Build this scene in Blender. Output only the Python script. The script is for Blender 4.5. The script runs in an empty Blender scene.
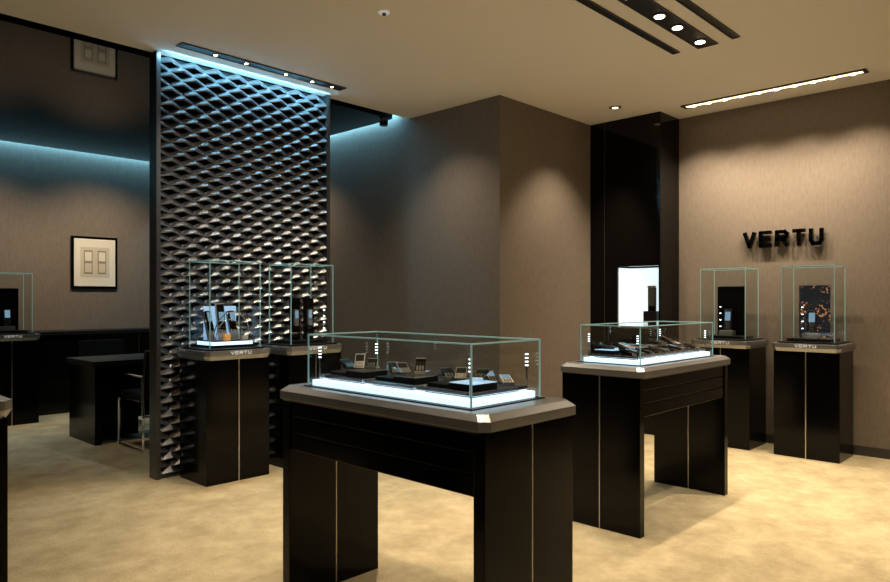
import bpy, bmesh, math, random
from mathutils import Vector, Matrix
random.seed(4)
S=bpy.context.scene
S.view_settings.view_transform='Standard'
COL=S.collection
# ---------------- materials
def mat(name,col,rough=.5,metal=0,emis=None,es=0,spec=.5,coat=0):
    m=bpy.data.materials.new(name); m.use_nodes=True
    b=m.node_tree.nodes['Principled BSDF']
    b.inputs['Base Color'].default_value=(*col,1); b.inputs['Roughness'].default_value=rough
    b.inputs['Metallic'].default_value=metal; b.inputs['Specular IOR Level'].default_value=spec
    b.inputs['Coat Weight'].default_value=coat
    if emis: b.inputs['Emission Color'].default_value=(*emis,1); b.inputs['Emission Strength'].default_value=es
    return m
def noisy(m,c1,c2,scale,bump=0,bscale=200,stretch=(1,1,1),detail=6,lo=.3,hi=.7,dist=0):
    nt=m.node_tree; b=nt.nodes['Principled BSDF']
    tc=nt.nodes.new('ShaderNodeTexCoord'); mp=nt.nodes.new('ShaderNodeMapping'); mp.inputs['Scale'].default_value=stretch
    nt.links.new(tc.outputs['Object'],mp.inputs['Vector'])
    n=nt.nodes.new('ShaderNodeTexNoise'); n.inputs['Scale'].default_value=scale; n.inputs['Detail'].default_value=detail
    n.inputs['Distortion'].default_value=dist; n.inputs['Roughness'].default_value=.68
    nt.links.new(mp.outputs[0],n.inputs['Vector'])
    r=nt.nodes.new('ShaderNodeValToRGB'); r.color_ramp.elements[0].color=(*c1,1); r.color_ramp.elements[1].color=(*c2,1)
    r.color_ramp.elements[0].position=lo; r.color_ramp.elements[1].position=hi
    nt.links.new(n.outputs['Fac'],r.inputs['Fac']); nt.links.new(r.outputs['Color'],b.inputs['Base Color'])
    if bump:
        n2=nt.nodes.new('ShaderNodeTexNoise'); n2.inputs['Scale'].default_value=bscale
        nt.links.new(mp.outputs[0],n2.inputs['Vector'])
        bp=nt.nodes.new('ShaderNodeBump'); bp.inputs['Strength'].default_value=bump; bp.inputs['Distance'].default_value=.01
        nt.links.new(n2.outputs['Fac'],bp.inputs['Height']); nt.links.new(bp.outputs[0],b.inputs['Normal'])
    return m
M={}
M['wall']=noisy(mat('taupe_fabric_wall',(.26,.2,.15),.85,spec=.15),(.172,.143,.118),(.22,.185,.155),55,.25,260,(1,1,.25))
M['ceil']=mat('painted_ceiling',(.82,.79,.75),.9,spec=.1)
M['bceil']=mat('gloss_black_ceiling',(.003,.003,.003),.04,spec=.12)
M['floor']=noisy(mat('beige_carpet',(.45,.36,.2),.95,spec=.03),(.34,.285,.175),(.50,.425,.275),4.5,1.0,70,(1,1,1),12,.36,.66,.15)
M['black']=mat('black_lacquer',(.0018,.0018,.002),.14,spec=.16)
M['gloss']=mat('gloss_black_column_lacquer',(.0018,.0018,.0018),.06,spec=.22)
M['blackm']=mat('black_satin',(.006,.006,.007),.45,spec=.25)
M['steel']=mat('brushed_counter_metal',(.36,.37,.39),.36,.9)
M['chrome']=mat('chrome',(.75,.75,.77),.12,1)
M['bronze']=mat('steel_seam',(.55,.5,.47),.3,1)
M['lattice']=mat('gunmetal_lattice',(.30,.30,.31),.36,.88)
M['frame']=mat('dark_screen_frame',(.12,.12,.125),.35,.9)
M['edge']=mat('glass_edge_teal_glow',(.22,.40,.39),.12,0,(.45,.8,.78),.14)  # case LED light caught by the edges, put into the material as emission
M['lbox']=mat('lightbox_acrylic',(.8,.9,1),.4,0,(.58,.83,1),1.5)
M['led']=mat('white_led',(1,1,1),.4,0,(.8,.92,1),3)
M['lamp']=mat('warm_lamp',(1,.9,.7),.4,0,(1,.80,.5),14)
M['glow']=mat('track_glow_diffuser',(.6,.5,.3),.5,0,(1,.75,.42),2.5)
M['niche']=mat('niche_backlit_panel',(.8,.85,.85),.5,0,(.8,.95,1),.9)
M['navy']=mat('navy_velvet',(.018,.026,.045),.8)
M['blue']=mat('pale_acrylic',(.4,.55,.7),.2,0,(.35,.65,1),.6)
M['amber']=mat('amber_glint',(.7,.3,.08),.4,0,(1,.4,.1),.4)  # orange glint painted in as a weak self-glow
M['cream']=mat('cream_leather',(.7,.65,.55),.5)
M['screen']=mat('phone_screen',(.02,.03,.05),.05,0,(.35,.6,.8),.5)
M['paper']=mat('paper_mat',(.78,.76,.68),.8)
M['paper2']=mat('cream_print',(.62,.57,.47),.8)
M['ink']=mat('ink_grey',(.3,.27,.22),.8)
M['grey']=mat('dark_grey_trim',(.04,.038,.035),.5)
M['white']=mat('white_print',(.8,.8,.8),.5,0,(.8,.85,.9),.25)
# glass
g=bpy.data.materials.new('clear_glass'); g.use_nodes=True; nt=g.node_tree; nt.nodes.clear()
o=nt.nodes.new('ShaderNodeOutputMaterial'); mx=nt.nodes.new('ShaderNodeMixShader'); tr=nt.nodes.new('ShaderNodeBsdfTransparent'); tr.inputs[0].default_value=(.96,.985,.98,1)
gl=nt.nodes.new('ShaderNodeBsdfGlossy'); gl.inputs['Roughness'].default_value=.01
lw=nt.nodes.new('ShaderNodeLayerWeight'); pw=nt.nodes.new('ShaderNodeMath'); pw.operation='POWER'; pw.inputs[1].default_value=4
ma=nt.nodes.new('ShaderNodeMath'); ma.operation='MULTIPLY_ADD'; ma.inputs[1].default_value=.7; ma.inputs[2].default_value=.07
nt.links.new(lw.outputs['Facing'],pw.inputs[0]); nt.links.new(pw.outputs[0],ma.inputs[0]); nt.links.new(ma.outputs[0],mx.inputs[0])
nt.links.new(tr.outputs[0],mx.inputs[1]); nt.links.new(gl.outputs[0],mx.inputs[2]); nt.links.new(mx.outputs[0],o.inputs[0]); M['glass']=g
# night city backdrop
bk=mat('night_city_print',(.02,.02,.03),.3); nt=bk.node_tree; b=nt.nodes['Principled BSDF']
tc=nt.nodes.new('ShaderNodeTexCoord'); v=nt.nodes.new('ShaderNodeTexVoronoi'); v.inputs['Scale'].default_value=42
r=nt.nodes.new('ShaderNodeValToRGB'); r.color_ramp.elements[0].color=(.8,.38,.16,1); r.color_ramp.elements[1].color=(.01,.014,.022,1); r.color_ramp.elements[0].position=.08; r.color_ramp.elements[1].position=.42
n=nt.nodes.new('ShaderNodeTexNoise'); n.inputs['Scale'].default_value=9
mm=nt.nodes.new('ShaderNodeMath'); mm.operation='MULTIPLY_ADD'; mm.inputs[1].default_value=-1.4; mm.inputs[2].default_value=.82
ad=nt.nodes.new('ShaderNodeMath'); ad.operation='ADD'
nt.links.new(tc.outputs['Object'],n.inputs['Vector']); nt.links.new(n.outputs['Fac'],mm.inputs[0])
nt.links.new(tc.outputs['Object'],v.inputs['Vector']); nt.links.new(v.outputs['Distance'],ad.inputs[0]); nt.links.new(mm.outputs[0],ad.inputs[1])
nt.links.new(ad.outputs[0],r.inputs[0]); nt.links.new(r.outputs[0],b.inputs['Base Color']); nt.links.new(r.outputs[0],b.inputs['Emission Color']); b.inputs['Emission Strength'].default_value=.35
M['bokeh']=bk

# ---------------- mesh builder
class MB:
    def __init__(s): s.bm=bmesh.new(); s.mats=[]; s.T=Matrix()
    def mi(s,m):
        if m not in s.mats: s.mats.append(m)
        return s.mats.index(m)
    def verts_faces(s,vs,fs,m):
        bv=[s.bm.verts.new(s.T@Vector(v)) for v in vs]; k=s.mi(m)
        for f in fs:
            try: s.bm.faces.new([bv[i] for i in f]).material_index=k
            except ValueError: pass
    def box(s,x0,x1,y0,y1,z0,z1,m):
        vs=[(x,y,z) for x in(x0,x1) for y in(y0,y1) for z in(z0,z1)]
        s.verts_faces(vs,[(0,1,3,2),(4,6,7,5),(0,4,5,1),(2,3,7,6),(0,2,6,4),(1,5,7,3)],m)
    def prism(s,poly,z0,z1,m,scale0=1.0):
        n=len(poly); vs=[(x*scale0,y*scale0,z0) for x,y in poly]+[(x,y,z1) for x,y in poly]
        s.verts_faces(vs,[tuple(range(n))[::-1],tuple(range(n,2*n))]+[(i,(i+1)%n,(i+1)%n+n,i+n) for i in range(n)],m)
    def cyl(s,c,r,z0,z1,m,n=20,r2=None):
        r2=r if r2 is None else r2
        vs=[(c[0]+r*math.cos(2*math.pi*i/n),c[1]+r*math.sin(2*math.pi*i/n),z0) for i in range(n)]+[(c[0]+r2*math.cos(2*math.pi*i/n),c[1]+r2*math.sin(2*math.pi*i/n),z1) for i in range(n)]
        s.verts_faces(vs,[tuple(range(n))[::-1],tuple(range(n,2*n))]+[(i,(i+1)%n,(i+1)%n+n,i+n) for i in range(n)],m)
    def bar(s,a,b,w,h,m,up=(0,0,1)):
        a=Vector(a);b=Vector(b);d=(b-a).normalized();up=Vector(up)
        if abs(d.dot(up))>.95: up=Vector((0,1,0)) if abs(d.y)<.9 else Vector((1,0,0))
        u=d.cross(up).normalized()*w/2; v=u.cross(d).normalized()*h/2
        vs=[p+su*u+sv*v for p in(a,b) for su in(-1,1) for sv in(-1,1)]
        s.verts_faces(vs,[(0,1,3,2),(4,6,7,5),(0,4,5,1),(2,3,7,6),(0,2,6,4),(1,5,7,3)],m)
    def tube(s,pts,r,m,n=8):
        pts=[Vector(p) for p in pts]; rings=[]
        for i,p in enumerate(pts):
            d=(pts[min(i+1,len(pts)-1)]-pts[max(i-1,0)]).normalized()
            a=Vector((0,0,1)) if abs(d.z)<.8 else Vector((1,0,0))
            u=d.cross(a).normalized(); v=d.cross(u).normalized()
            rings.append([p+r*(math.cos(2*math.pi*k/n)*u+math.sin(2*math.pi*k/n)*v) for k in range(n)])
        for i in range(1,len(rings)):
            best=min(range(n),key=lambda q:(rings[i][q]-rings[i-1][0]).length); rr=rings[i][best:]+rings[i][:best]
            if (rr[1]-rings[i-1][1]).length>(rr[-1]-rings[i-1][1]).length: rr=[rr[0]]+rr[1:][::-1]
            rings[i]=rr
        vs=[v for r_ in rings for v in r_]; fs=[tuple(range(n)),tuple(range(len(vs)-n,len(vs)))]
        for i in range(len(rings)-1):
            for k in range(n): fs.append((i*n+k,i*n+(k+1)%n,(i+1)*n+(k+1)%n,(i+1)*n+k))
        s.verts_faces(vs,fs,m)
    def quad(s,vs,m): s.verts_faces(vs,[(0,1,2,3)],m)
    def glasscase(s,x0,x1,y0,y1,z0,z1,e=.006):
        G=M['glass'];E=M['edge']
        s.quad([(x0,y0,z0),(x1,y0,z0),(x1,y0,z1),(x0,y0,z1)],G); s.quad([(x0,y1,z0),(x1,y1,z0),(x1,y1,z1),(x0,y1,z1)],G)
        s.quad([(x0,y0,z0),(x0,y1,z0),(x0,y1,z1),(x0,y0,z1)],G); s.quad([(x1,y0,z0),(x1,y1,z0),(x1,y1,z1),(x1,y0,z1)],G)
        s.quad([(x0,y0,z1),(x1,y0,z1),(x1,y1,z1),(x0,y1,z1)],G)
        for x in(x0,x1):
            for y in(y0,y1): s.box(x-e/2,x+e/2,y-e/2,y+e/2,z0,z1,E)
        for y in(y0,y1): s.box(x0,x1,y-e/2,y+e/2,z1-e/2,z1+e/2,E)
        for x in(x0,x1): s.box(x-e/2,x+e/2,y0,y1,z1-e/2,z1+e/2,E)
    def text(s,txt,o,u,v,h,w,gap,st,dep,m):
        L={'V':[[(0,1),(.5,0),(1,1)]],'E':[[(0,0),(0,1)],[(0,1),(1,1)],[(0,.5),(.9,.5)],[(0,0),(1,0)]],
           'R':[[(0,0),(0,1)],[(0,1),(.75,1),(1,.85),(1,.62),(.75,.45),(0,.45)],[(.55,.45),(1,0)]],
           'T':[[(0,1),(1,1)],[(.5,1),(.5,0)]],'U':[[(0,1),(0,.25),(.2,0),(.8,0),(1,.25),(1,1)]]}
        o=Vector(o);u=Vector(u);v=Vector(v);n=u.cross(v)
        for i,c in enumerate(txt):
            for pl in L[c]:
                P=[o+u*(i*(w+gap)+x*w)+v*(y*h) for x,y in pl]
                for a,b in zip(P,P[1:]):
                    d=(b-a).normalized()*st*.35
                    s.bar(a-d,b+d,st,dep,m,up=n)
    def done(s,name,loc=(0,0,0),rz=0,bevel=0,smooth=False):
        bmesh.ops.recalc_face_normals(s.bm,faces=s.bm.faces)
        me=bpy.data.meshes.new(name); s.bm.to_mesh(me); s.bm.free()
        for m in s.mats: me.materials.append(m)
        ob=bpy.data.objects.new(name,me); COL.objects.link(ob); ob.location=loc; ob.rotation_euler=(0,0,rz)
        if bevel:
            bv=ob.modifiers.new('bevel','BEVEL'); bv.width=bevel; bv.segments=2; bv.limit_method='ANGLE'
        return ob
def room(name,x0,x1,y0,y1,z0,z1,m):
    b=MB(); b.box(x0,x1,y0,y1,z0,z1,m); return b.done(name)
H=3.1
XL,YB=-1.4,-2.6
room('floor',XL-.15,6.75,YB-.15,9.25,-.1,0,M['floor'])
room('wall_right',6.6,6.75,YB,3.87,0,3.4,M['wall'])
room('wall_return',4.85,6.75,3.87,3.99,0,3.4,M['wall'])
room('wall_partition',4.73,4.85,3.87,9.1,0,3.4,M['wall'])
room('wall_back',XL,4.85,9.1,9.25,0,3.4,M['wall'])
room('wall_left',XL-.15,XL,YB,9.25,0,3.4,M['wall'])
room('wall_front',XL,6.75,YB-.15,YB,0,3.4,M['wall'])
b=MB(); b.box(XL,6.6,YB,3.87,H,H+.12,M['ceil']); b.box(XL,4.73,3.87,5.03,H,H+.12,M['ceil']); b.done('ceiling')
b=MB(); b.box(XL,4.57,5.10,8.94,H-.02,H+.06,M['bceil']); b.done('ceiling_gloss_black')
room('ceiling_cove_cap',XL,4.73,5.03,9.1,3.36,3.42,M['grey'])
b=MB(); b.box(6.588,6.6,YB,3.1,0,.08,M['grey']); b.done('baseboard_right')
b=MB(); b.box(4.73,6.2,3.858,3.87,0,.08,M['grey']); b.done('baseboard_return')
b=MB(); b.box(4.718,4.73,3.87,8.6,0,.08,M['grey']); b.done('baseboard_partition')
# ---------------- column with niche
b=MB(); K=M['gloss']
b.box(6.2,6.6,3.1,3.87,0,1.02,K); b.box(6.2,6.6,3.1,3.87,1.63,H,K)
b.box(6.2,6.6,3.56,3.87,1.02,1.63,K); b.box(6.45,6.6,3.1,3.56,1.02,1.63,K); b.box(6.2,6.45,3.1,3.118,1.02,1.63,K)
b.box(6.43,6.449,3.12,3.555,1.03,1.62,M['niche']); b.box(6.22,6.43,3.54,3.556,1.03,1.62,M['niche'])
b.box(6.22,6.43,3.12,3.54,1.022,1.04,M['steel'])
b.box(6.197,6.2,3.70,3.705,0,H,M['grey'])
b.done('black_display_column',bevel=.003)
K=M['black']
def phone(name,loc,rx=0,rz=0,s=1,face='screen',body='black'):
    b=MB(); w,h,t=.045*s,.12*s,.013*s
    b.T=Matrix.Rotation(rx,4,'X')@Matrix.Translation((0,h/2,0))
    b.box(-w/2,w/2,-h/2,h/2,0,t,M[body]); b.box(-w*.42,w*.42,-h*.02,h*.42,t,t+.001,M[face])
    for i in range(3):
        for j in range(4): b.box(-w*.38+i*w*.27,-w*.18+i*w*.27,-h*.42+j*h*.09,-h*.36+j*h*.09,t,t+.002,M['chrome'])
    b.box(-w/2-.001,w/2+.001,h*.44,h/2+.001,0,t+.001,M['chrome'])
    b.box(-w/2-.001,w/2+.001,-h/2-.001,-h*.46,0,t+.001,M['chrome'])
    b.T=Matrix()
    if rx>.1:
        y1=h*math.cos(rx)*.85; z1=h*math.sin(rx)*.85
        b.verts_faces([(-w*.3,.01,0),(w*.3,.01,0),(-w*.3,y1,0),(w*.3,y1,0),(-w*.3,y1,z1),(w*.3,y1,z1)],[(0,1,3,2),(2,3,5,4),(0,4,5,1),(0,2,4),(1,5,3)],M['blackm'])
    o=b.done(name,loc,rz,.0015); return o
b=MB(); b.box(-.07,.07,-.05,.05,0,.15,M['blackm']); b.box(-.04,.04,-.012,.012,.15,.4,M['black']); b.box(-.032,.032,-.014,-.012,.2,.38,M['grey']); b.box(-.044,.044,-.015,.0,.38,.4,M['chrome'])
b.done('phone_display_stand',(6.33,3.25,1.04),-math.pi/2,.002)
# ---------------- pedestals
def pedestal(cx,cy,rz,kind):
    b=MB(); K=M['black']
    b.box(-.25,-.004,-.2,.2,0,.875,K); b.box(.004,.25,-.2,.2,0,.875,K)
    b.box(-.004,.004,-.2035,.19,0,.875,M['bronze'])
    P=[(-.265,.22),(-.265,-.195),(-.235,-.225),(.235,-.225),(.265,-.195),(.265,.22)]
    b.prism(P,.875,.905,M['steel'],.94); b.prism(P,.905,.94,M['steel'])
    b.prism([(x*.87,y*.87) for x,y in P],.94,.953,M['blackm'])
    b.text('VERTU',(-.075,-.226,.912),(1,0,0),(0,0,1),.02,.022,.012,.005,.002,M['white'])
    b.glasscase(-.2,.2,-.155,.15,.953,1.58)
    T=.953
    if kind=='blue':
        b.box(-.17,.17,-.12,.12,T,T+.02,M['blackm']); b.box(-.16,.16,-.115,.115,T+.02,T+.045,M['lbox']); b.box(-.15,.15,-.115,.115,T+.045,T+.052,M['navy'])
        b.box(-.13,.13,.07,.078,T+.05,T+.3,M['blue'])
        for i,(x,r) in enumerate([(-.1,.35),(-.015,-.1),(.08,.2)]):
            old=b.T; b.T=Matrix.Translation((x,.0,T+.05))@Matrix.Rotation(r,4,'Z')@Matrix.Rotation(-.25,4,'X')
            b.box(-.034,.034,.0,.012,0,.22+.06*(i%2),M['steel']); b.box(-.025,.025,-.016,-.0,.07,.22+.05*(i%2),M['black']); b.box(-.02,.02,-.018,-.016,.14,.21,M['screen']); b.box(-.027,.027,-.018,0,.065,.075,M['chrome'])
            b.T=old
        b.box(-.05,-.01,-.10,-.07,T+.05,T+.1,M['amber']); b.box(.09,.14,-.09,-.06,T+.05,T+.08,M['cream'])
        for rr in(.15,.11): b.tube([(rr*math.cos(a),-.11+(.15-rr),T+.05+rr*math.sin(a)*1.4) for a in [math.pi*k/18 for k in range(19)]],.004,M['chrome'])
    elif kind=='bokeh' or kind=='dark':
        b.box(-.17,.17,-.12,.12,T,T+.025,M['blackm'])
        b.box(-.12,.12,.03,.045,T+.025,T+.47,M['bokeh'] if kind=='bokeh' else M['black'])
        b.box(-.06,.06,-.09,-.01,T+.025,T+.07,M['steel'])
        old=b.T; b.T=Matrix.Translation((0,-.045,T+.07))@Matrix.Rotation(-.12,4,'X')
        b.box(-.032,.032,-.008,.008,0,.19,M['blackm']); b.box(-.024,.024,-.0095,-.008,.09,.17,M['screen']); b.box(-.034,.034,-.01,.009,.18,.195,M['chrome']); b.box(-.034,.034,-.01,.009,0,.01,M['chrome'])
        for j in range(4): b.box(-.02,.02,-.0095,-.008,.02+.017*j,.026+.017*j,M['chrome'])
        b.T=old
        for z in (.1,.16,.22,.28): b.box(-.10,-.085,.026,.03,T+z,T+z+.008,M['led'])
    elif kind=='side':
        b.box(-.17,.17,-.12,.12,T,T+.025,M['blackm'])
        for x in(-.1,.03):
            b.box(x,x+.09,.0,.02,T+.025,T+.36,M['black']); b.box(x+.025,x+.065,-.02,-.0,T+.14,T+.27,M['steel']); b.box(x+.03,x+.06,-.021,-.02,T+.2,T+.26,M['screen'])
        for z in (.06,.11,.16,.21,.26): b.box(.145,.155,-.11,-.10,T+z,T+z+.012,M['led'])
    return b.done('display_pedestal',(cx,cy,0),rz,.003)
R=-math.pi/2
pedestal(2.58,4.73,0,'blue'); pedestal(3.25,4.73,0,'side')
pedestal(6.34,1.80,R,'bokeh'); pedestal(6.34,2.50,R,'dark')
pedestal(2.08,8.4,0,'dark'); pedestal(.465,3.07,0,'dark')
# ---------------- tables
def table(cx,cy,rz,L,gin,seed):
    rnd=random.Random(seed)
    b=MB(); K=M['black']; h=L/2; t=.05
    for sx in(-1,1):
        xa,xb=(-h,-h+t) if sx<0 else (h-t,h)
        b.box(xa,xb,-.252,-.004,0,.87,K); b.box(xa,xb,.004,.252,0,.87,K)
        b.box(xa-.002,xb+.002,-.003,.003,0,.87,M['bronze'])
    for i in range(3):
        z=.655+i*.072
        b.box(-h+t,h-t,-.245,.245,z,z+.064,K)
    b.box(-h+t,h-t,-.235,.235,.65,.87,M['blackm'])
    X,Y=h+.018,.274
    P=[(-X,-Y+.03),(-X+.03,-Y),(X-.03,-Y),(X,-Y+.03),(X,Y-.03),(X-.03,Y),(-X+.03,Y),(-X,Y-.03)]
    b.prism(P,.865,.875,M['blackm'],.96); b.prism(P,.875,.908,M['steel'])
    Q=[(x*.955,y*.92) for x,y in P]
    n=len(P); vs=[(x,y,.908) for x,y in P]+[(x,y,.928) for x,y in Q]
    b.verts_faces(vs,[(i,(i+1)%n,(i+1)%n+n,i+n) for i in range(n)]+[tuple(range(n,2*n))],M['steel'])
    gx,gy=h-gin,.195
    b.box(-gx-.015,gx+.015,-gy-.015,gy+.015,.925,.932,M['blackm'])
    b.glasscase(-gx,gx,-gy,gy,.932,1.15)
    b.box(-gx+.012,gx-.012,-gy+.012,gy-.012,.932,.956,M['lbox'])
    Z=.956
    tw=(2*gx-.10)/3
    trays=[(-tw-.02,0,tw,.30),(0,0,tw,.30),(tw+.02,0,tw,.30)]
    Rz=Matrix.Rotation(rz,4,'Z')
    def W(x,y,z): return Vector((cx,cy,0))+Rz@Vector((x,y,z))
    jobs=[]
    for i,(x,y,w,d) in enumerate(trays):
        b.box(x-w/2,x+w/2,-d/2,d/2,Z+.006,Z+.02,M['navy'])
        b.box(x-w/2+.02,x+w/2-.02,-d/2+.02,d/2-.02,Z,Z+.006,M['navy'])
        b.box(x-w/2-.004,x+w/2+.004,-d/2-.004,-d/2,Z+.008,Z+.022,M['chrome']); b.box(x-w/2-.004,x+w/2+.004,d/2,d/2+.004,Z+.008,Z+.022,M['chrome'])
        b.box(x+w/2,x+w/2+.004,-d/2,d/2,Z+.008,Z+.022,M['chrome']); b.box(x-w/2-.004,x-w/2,-d/2,d/2,Z+.008,Z+.022,M['chrome'])
        b.box(x-w*.44,x-w*.02,.0,.13,Z+.02,Z+.045,M['blackm']); b.box(x-w*.44,x-w*.02,.0,.13,Z+.045,Z+.048,M['chrome' if i==1 else 'blue' if i==0 else 'grey'])
        b.box(x+w*.05,x+w*.42,-.02,.12,Z+.02,Z+.035,M['blackm'])
        b.box(x+w*.05,x+w*.42,-.024,-.02,Z+.03,Z+.036,M['chrome'])
        jobs+=[(x-w*.35,-.12,Z+.0215,.9),(x-w*.05,-.13,Z+.0215,.9),(x+w*.3,-.13,Z+.0215,.9),(x-w*.22,.02,Z+.0495,.9),(x+w*.15,.0,Z+.0365,1.0),(x+w*.33,.0,Z+.0365,1.0)]
    for x in(-gx+.035,gx-.035):
        for y in(-gy+.035,gy-.035):
            b.box(x-.003,x+.003,y-.003,y+.003,.956,1.10,M['chrome'])
            for k in range(4): b.box(x-.005,x+.005,y-.005,y+.005,1.05+k*.014,1.055+k*.014,M['led'])
    b.done('glass_display_table',(cx,cy,0),rz,.0025)
    bodies=['black','steel','black','cream','black','chrome']
    for i,(x,y,z,s) in enumerate(jobs):
        p=W(x,y,z)
        tl=rnd.choice([.0,.2,.45,.25])
        ang=rz+rnd.uniform(-.45,.15) if rz<.1 else -math.pi/4+rnd.uniform(-.5,.5)
        if rz>.1: p=p+Vector((-.02,.0,0))
        phone('mobile_phone',p,tl,ang,s,'screen' if rnd.random()<.35 else 'black',bodies[(i*5+seed)%6])
table(1.95,2.03,math.pi/2,1.16,.11,3)
table(4.06,2.10,0,1.20,.11,8)
# ---------------- lattice screen
b=MB(); x0,x1,ys=2.2,3.68,5.03
lam=.185; p=.052; q=8; nseg=int(round((x1-x0)/lam*q))
k=0; z=.045
Lm=M['lattice']; mi=b.mi(Lm)
def tri(t):
    t=t%1.0
    return 4*t-1 if t<.5 else 3-4*t
while z<H-.01:
    ph=0 if k%2==0 else .5
    rings=[]
    for i in range(nseg+1):
        x=x0+(x1-x0)*i/nseg
        w=tri((x-x0)/lam+ph)
        zz=z+w*.0155; yf=ys-.042-.022*w
        th=.0165+.006*w
        # sloped louvre scale with a small turned-down nose
        sec=[(x,yf+.004,zz-th-.004),(x,yf,zz-th+.004),(x,ys-.008,min(zz+th+.004,H)),(x,ys+.02,min(zz+th,H)),(x,yf+.025,zz-th-.006)]
        rings.append([b.bm.verts.new(v) for v in sec])
    for i in range(nseg):
        for j in range(5):
            f=b.bm.faces.new([rings[i][j],rings[i][(j+1)%5],rings[i+1][(j+1)%5],rings[i+1][j]]); f.material_index=mi
    b.bm.faces.new(rings[0]); b.bm.faces.new(rings[-1])
    z+=p; k+=1
FR=M['frame']
b.box(x0-.03,x0,ys-.07,ys+.05,0,H,FR); b.box(x1,x1+.03,ys-.07,ys+.05,0,H,FR)
b.box(x0,x1,ys-.05,ys+.05,0,.02,FR)
b.box(x0,x1,ys+.03,ys+.045,.02,H,M['blackm'])  # black sheet added behind the scales so the gaps read dark
b.done('metal_lattice_screen')
# ---------------- back office area
b=MB(); b.box(2.43,4.70,8.66,9.09,.04,.9,K); b.box(2.41,4.71,8.64,9.095,.9,.94,M['blackm']); b.box(2.46,4.68,8.69,9.06,0,.04,M['grey'])
for x in(3.0,3.57,4.13): b.box(x-.003,x+.003,8.657,8.66,.06,.9,M['grey'])
b.done('black_credenza',bevel=.003)
b=MB(); b.box(2.28,3.9,6.5,7.2,.70,.75,M['blackm']); b.box(2.30,2.36,6.52,7.18,0,.70,K); b.box(3.82,3.88,6.52,7.18,0,.70,K); b.box(2.36,3.82,6.62,6.65,.2,.70,K); b.box(2.36,2.75,6.68,7.16,.03,.70,K)
b.done('office_desk',bevel=.004)
def chair(x,y,rz):
    b=MB(); m=M['blackm']
    for sx in(-.24,.24):
        b.tube([(sx,-.25,.62),(sx,-.27,.30),(sx,-.27,.02),(sx,-.24,.012),(sx,.22,.012),(sx,.25,.03),(sx,.25,.40),(sx,.23,.43),(sx,-.2,.43)],.011,M['chrome'])
        b.tube([(sx,-.26,.64),(sx,.12,.64)],.012,M['chrome'])
    b.tube([(-.24,-.26,.30),(.24,-.26,.30)],.01,M['chrome'])
    b.box(-.225,.225,-.2,.24,.43,.49,m)
    b.T=Matrix.Translation((0,-.22,.47))@Matrix.Rotation(.14,4,'X'); b.box(-.225,.225,-.025,.025,0,.4,m); b.T=Matrix()
    return b.done('cantilever_office_chair',(x,y,0),rz,.006)
chair(2.72,6.2,0); chair(3.3,6.2,.0); chair(2.85,7.6,math.pi)
b=MB(); b.box(2.93,3.47,9.07,9.098,1.44,2.08,M['black']); b.box(2.96,3.44,9.066,9.07,1.47,2.05,M['paper'])
b.box(3.03,3.37,9.064,9.066,1.58,1.95,M['paper2'])
for x in(3.07,3.23):
    b.box(x,x+.10,9.062,9.064,1.62,1.91,M['ink']); b.box(x+.012,x+.088,9.060,9.062,1.78,1.89,M['paper']); b.box(x+.012,x+.088,9.060,9.062,1.64,1.75,M['paper2'])
b.done('framed_picture',bevel=.0)
# ---------------- sign
b=MB(); b.text('VERTU',(6.57,2.445,1.79),(0,-1,0),(0,0,1),.12,.083,.058,.032,.03,M['black'])
for y in(2.41,2.27,2.12,1.97,1.84): b.bar((6.58,y,1.85),(6.6,y,1.85),.01,.01,M['grey'])
b.done('wall_sign_letters')
# ---------------- lights
WARM=(1,.80,.56)
def spot(name,loc,tgt,W,ang,col=WARM,blend=.6,r=.03):
    l=bpy.data.lights.new(name,'SPOT'); l.energy=W; l.spot_size=math.radians(ang); l.spot_blend=blend; l.color=col; l.shadow_soft_size=r
    o=bpy.data.objects.new(name,l); COL.objects.link(o); o.location=loc
    o.rotation_euler=(Vector(tgt)-Vector(loc)).to_track_quat('-Z','Y').to_euler()
def area(name,loc,W,sx,sy,col,rot):
    l=bpy.data.lights.new(name,'AREA'); l.shape='RECTANGLE'; l.size=sx; l.size_y=sy; l.energy=W; l.color=col
    o=bpy.data.objects.new(name,l); COL.objects.link(o); o.location=loc
    o.rotation_euler=rot
    return o
def track(x0,x1,y0,y1,lamps,name='recessed_light_track'):
    b=MB(); cx,cy=(x0+x1)/2,(y0+y1)/2
    b.box(x0-cx,x1-cx,y0-cy,y1-cy,-.006,-.001,M['blackm'])
    e=.008
    b.box(x0-cx-e,x1-cx+e,y0-cy-e,y0-cy,-.01,-.001,M['grey']); b.box(x0-cx-e,x1-cx+e,y1-cy,y1-cy+e,-.01,-.001,M['grey'])
    b.box(x0-cx-e,x0-cx,y0-cy,y1-cy,-.01,-.001,M['grey']); b.box(x1-cx,x1-cx+e,y0-cy,y1-cy,-.01,-.001,M['grey'])
    for (lx,ly,r) in lamps:
        b.cyl((lx-cx,ly-cy),r*1.35,-.012,-.004,M['grey']); b.cyl((lx-cx,ly-cy),r,-.015,-.011,M['lamp'])
    b.done(name,(cx,cy,H))
track(2.23,3.66,4.68,4.76,[(x,4.72,.012) for x in(2.5,2.75,3.1,3.35,3.55)])
b=MB(); b.box(-.045,.045,-.745,.745,-.006,-.001,M['blackm']); b.box(-.012,.03,-.72,.72,-.010,-.006,M['glow'])
for x in(-.053,.045): b.box(x,x+.008,-.753,.753,-.011,-.001,M['grey'])
for y in(-.753,.745): b.box(-.053,.053,y,y+.008,-.011,-.001,M['grey'])
for i in range(10): b.cyl((.008,-.65+i*.145),.022,-.014,-.010,M['lamp'])
b.done('recessed_light_track',(6.205,2.125,H))
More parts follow.
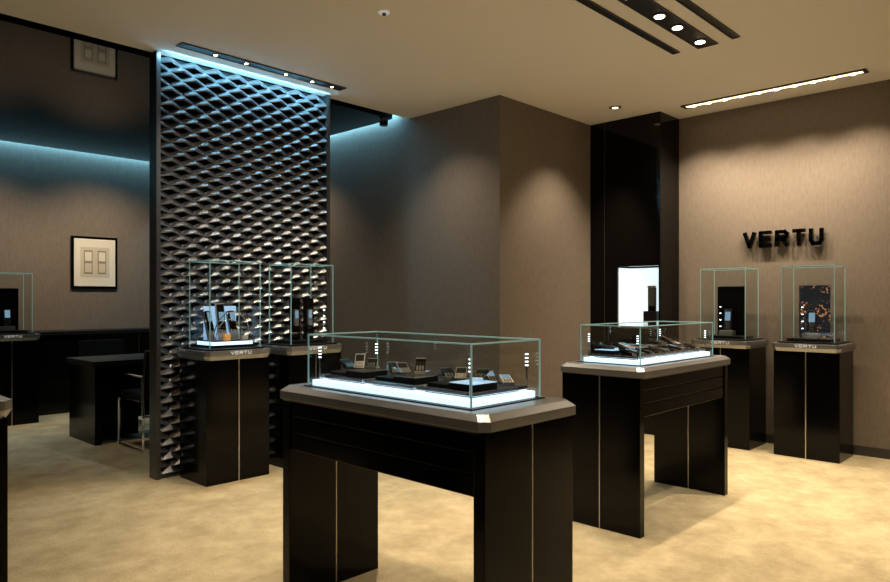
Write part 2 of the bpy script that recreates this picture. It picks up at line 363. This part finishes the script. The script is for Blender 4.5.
track(3.35,4.80,2.26,2.30,[]); track(3.35,4.82,1.99,2.12,[(x,2.055,.032) for x in(3.7,4.1,4.35,4.7)]); track(3.35,4.80,1.83,1.87,[])
def downlight(x,y,z=H,r=.03):
    b=MB(); b.cyl((0,0),r*1.9,-.006,0,M['grey']); b.cyl((0,0),r,-.009,-.005,M['glow']); b.done('ceiling_downlight',(x,y,z))
downlight(5.78,3.34)
b=MB(); b.cyl((0,0),.035,-.008,0,M['white']); b.cyl((0,0),.012,-.02,-.008,M['grey']); b.done('ceiling_sprinkler',(2.87,3.28,H))
b=MB(); b.cyl((0,0),.045,-.03,0,M['grey']); b.cyl((0,0),.04,-.07,-.03,M['black'],r2=.045); b.done('security_camera',(4.5,5.15,H-.02))
z=3.07
for y in(1.5,1.95,2.4,2.8): spot('wall_wash_spot',(6.12,y,z),(6.42,y,0),112,106,blend=.9)
spot('wall_wash_spot',(5.45,3.25,z),(5.6,3.6,0),120,92,blend=.8)
spot('wall_wash_spot',(4.1,4.35,z),(4.45,4.35,0),55,105,blend=1)
for x in(2.5,2.85,3.2,3.55): spot('screen_track_spot',(x,4.66,z),(x,4.3,0),42,62)
spot('screen_fill_spot',(2.4,2.9,z),(2.9,5.03,1.5),110,62,(1,.96,.9),.9)  # added fill without a fitting, brightens the lattice from the front
for x in(3.7,4.2,4.7): spot('table_track_spot',(x,2.05,z),(x,2.05,0),115,70)
spot('back_wall_fill_spot',(1.9,2.0,z),(2.0,2.1,0),150,65)
spot('back_wall_fill_spot',(2.9,3.3,z),(2.9,3.3,0),260,72,blend=.8)
spot('back_wall_fill_spot',(3.5,.6,z),(3.4,.8,0),250,80)
spot('back_wall_fill_spot',(5.3,.9,z),(5.2,1.0,0),360,74,blend=.8)
spot('back_wall_fill_spot',(1.2,3.6,z),(1.3,3.6,0),200,72)
spot('back_wall_fill_spot',(1.0,.3,z),(1.2,.6,0),120,95)
spot('back_wall_fill_spot',(3.2,8.0,3.05),(3.2,8.9,1.0),110,110,blend=1)  # added warm fill for the back wall, no fitting modelled
spot('back_wall_fill_spot',(1.9,8.0,3.05),(1.9,8.9,1.0),85,110,blend=1)  # second added fill, warms the left part of the back wall
spot('back_wall_fill_spot',(4.0,6.6,3.05),(4.6,6.6,1.0),45,100,blend=.9)  # added fill that warms the partition below the cyan cove
spot('back_wall_fill_spot',(1.9,6.3,3.05),(1.9,6.4,0),60,80)
cy=(.26,.70,1)
area('screen_led_strip',(2.94,4.90,3.095),17,1.45,.015,cy,(math.radians(25),0,0))
area('cove_led_strip',(1.6,9.05,3.2),46,5.8,.03,cy,(math.radians(5),0,0))
area('cove_led_strip',(4.68,7.0,3.2),25,.03,3.7,cy,(0,math.radians(-5),0))
w=bpy.data.worlds.new('w'); S.world=w; w.use_nodes=True; w.node_tree.nodes['Background'].inputs[0].default_value=(.5,.5,.55,1); w.node_tree.nodes['Background'].inputs[1].default_value=.05
c=bpy.data.cameras.new('camera'); c.sensor_width=36; c.lens=694/890*36; c.shift_y=.010; c.clip_start=.05
co=bpy.data.objects.new('camera',c); COL.objects.link(co); co.location=(0,0,1.3); co.rotation_euler=(math.pi/2,0,math.radians(-46.2)); S.camera=co
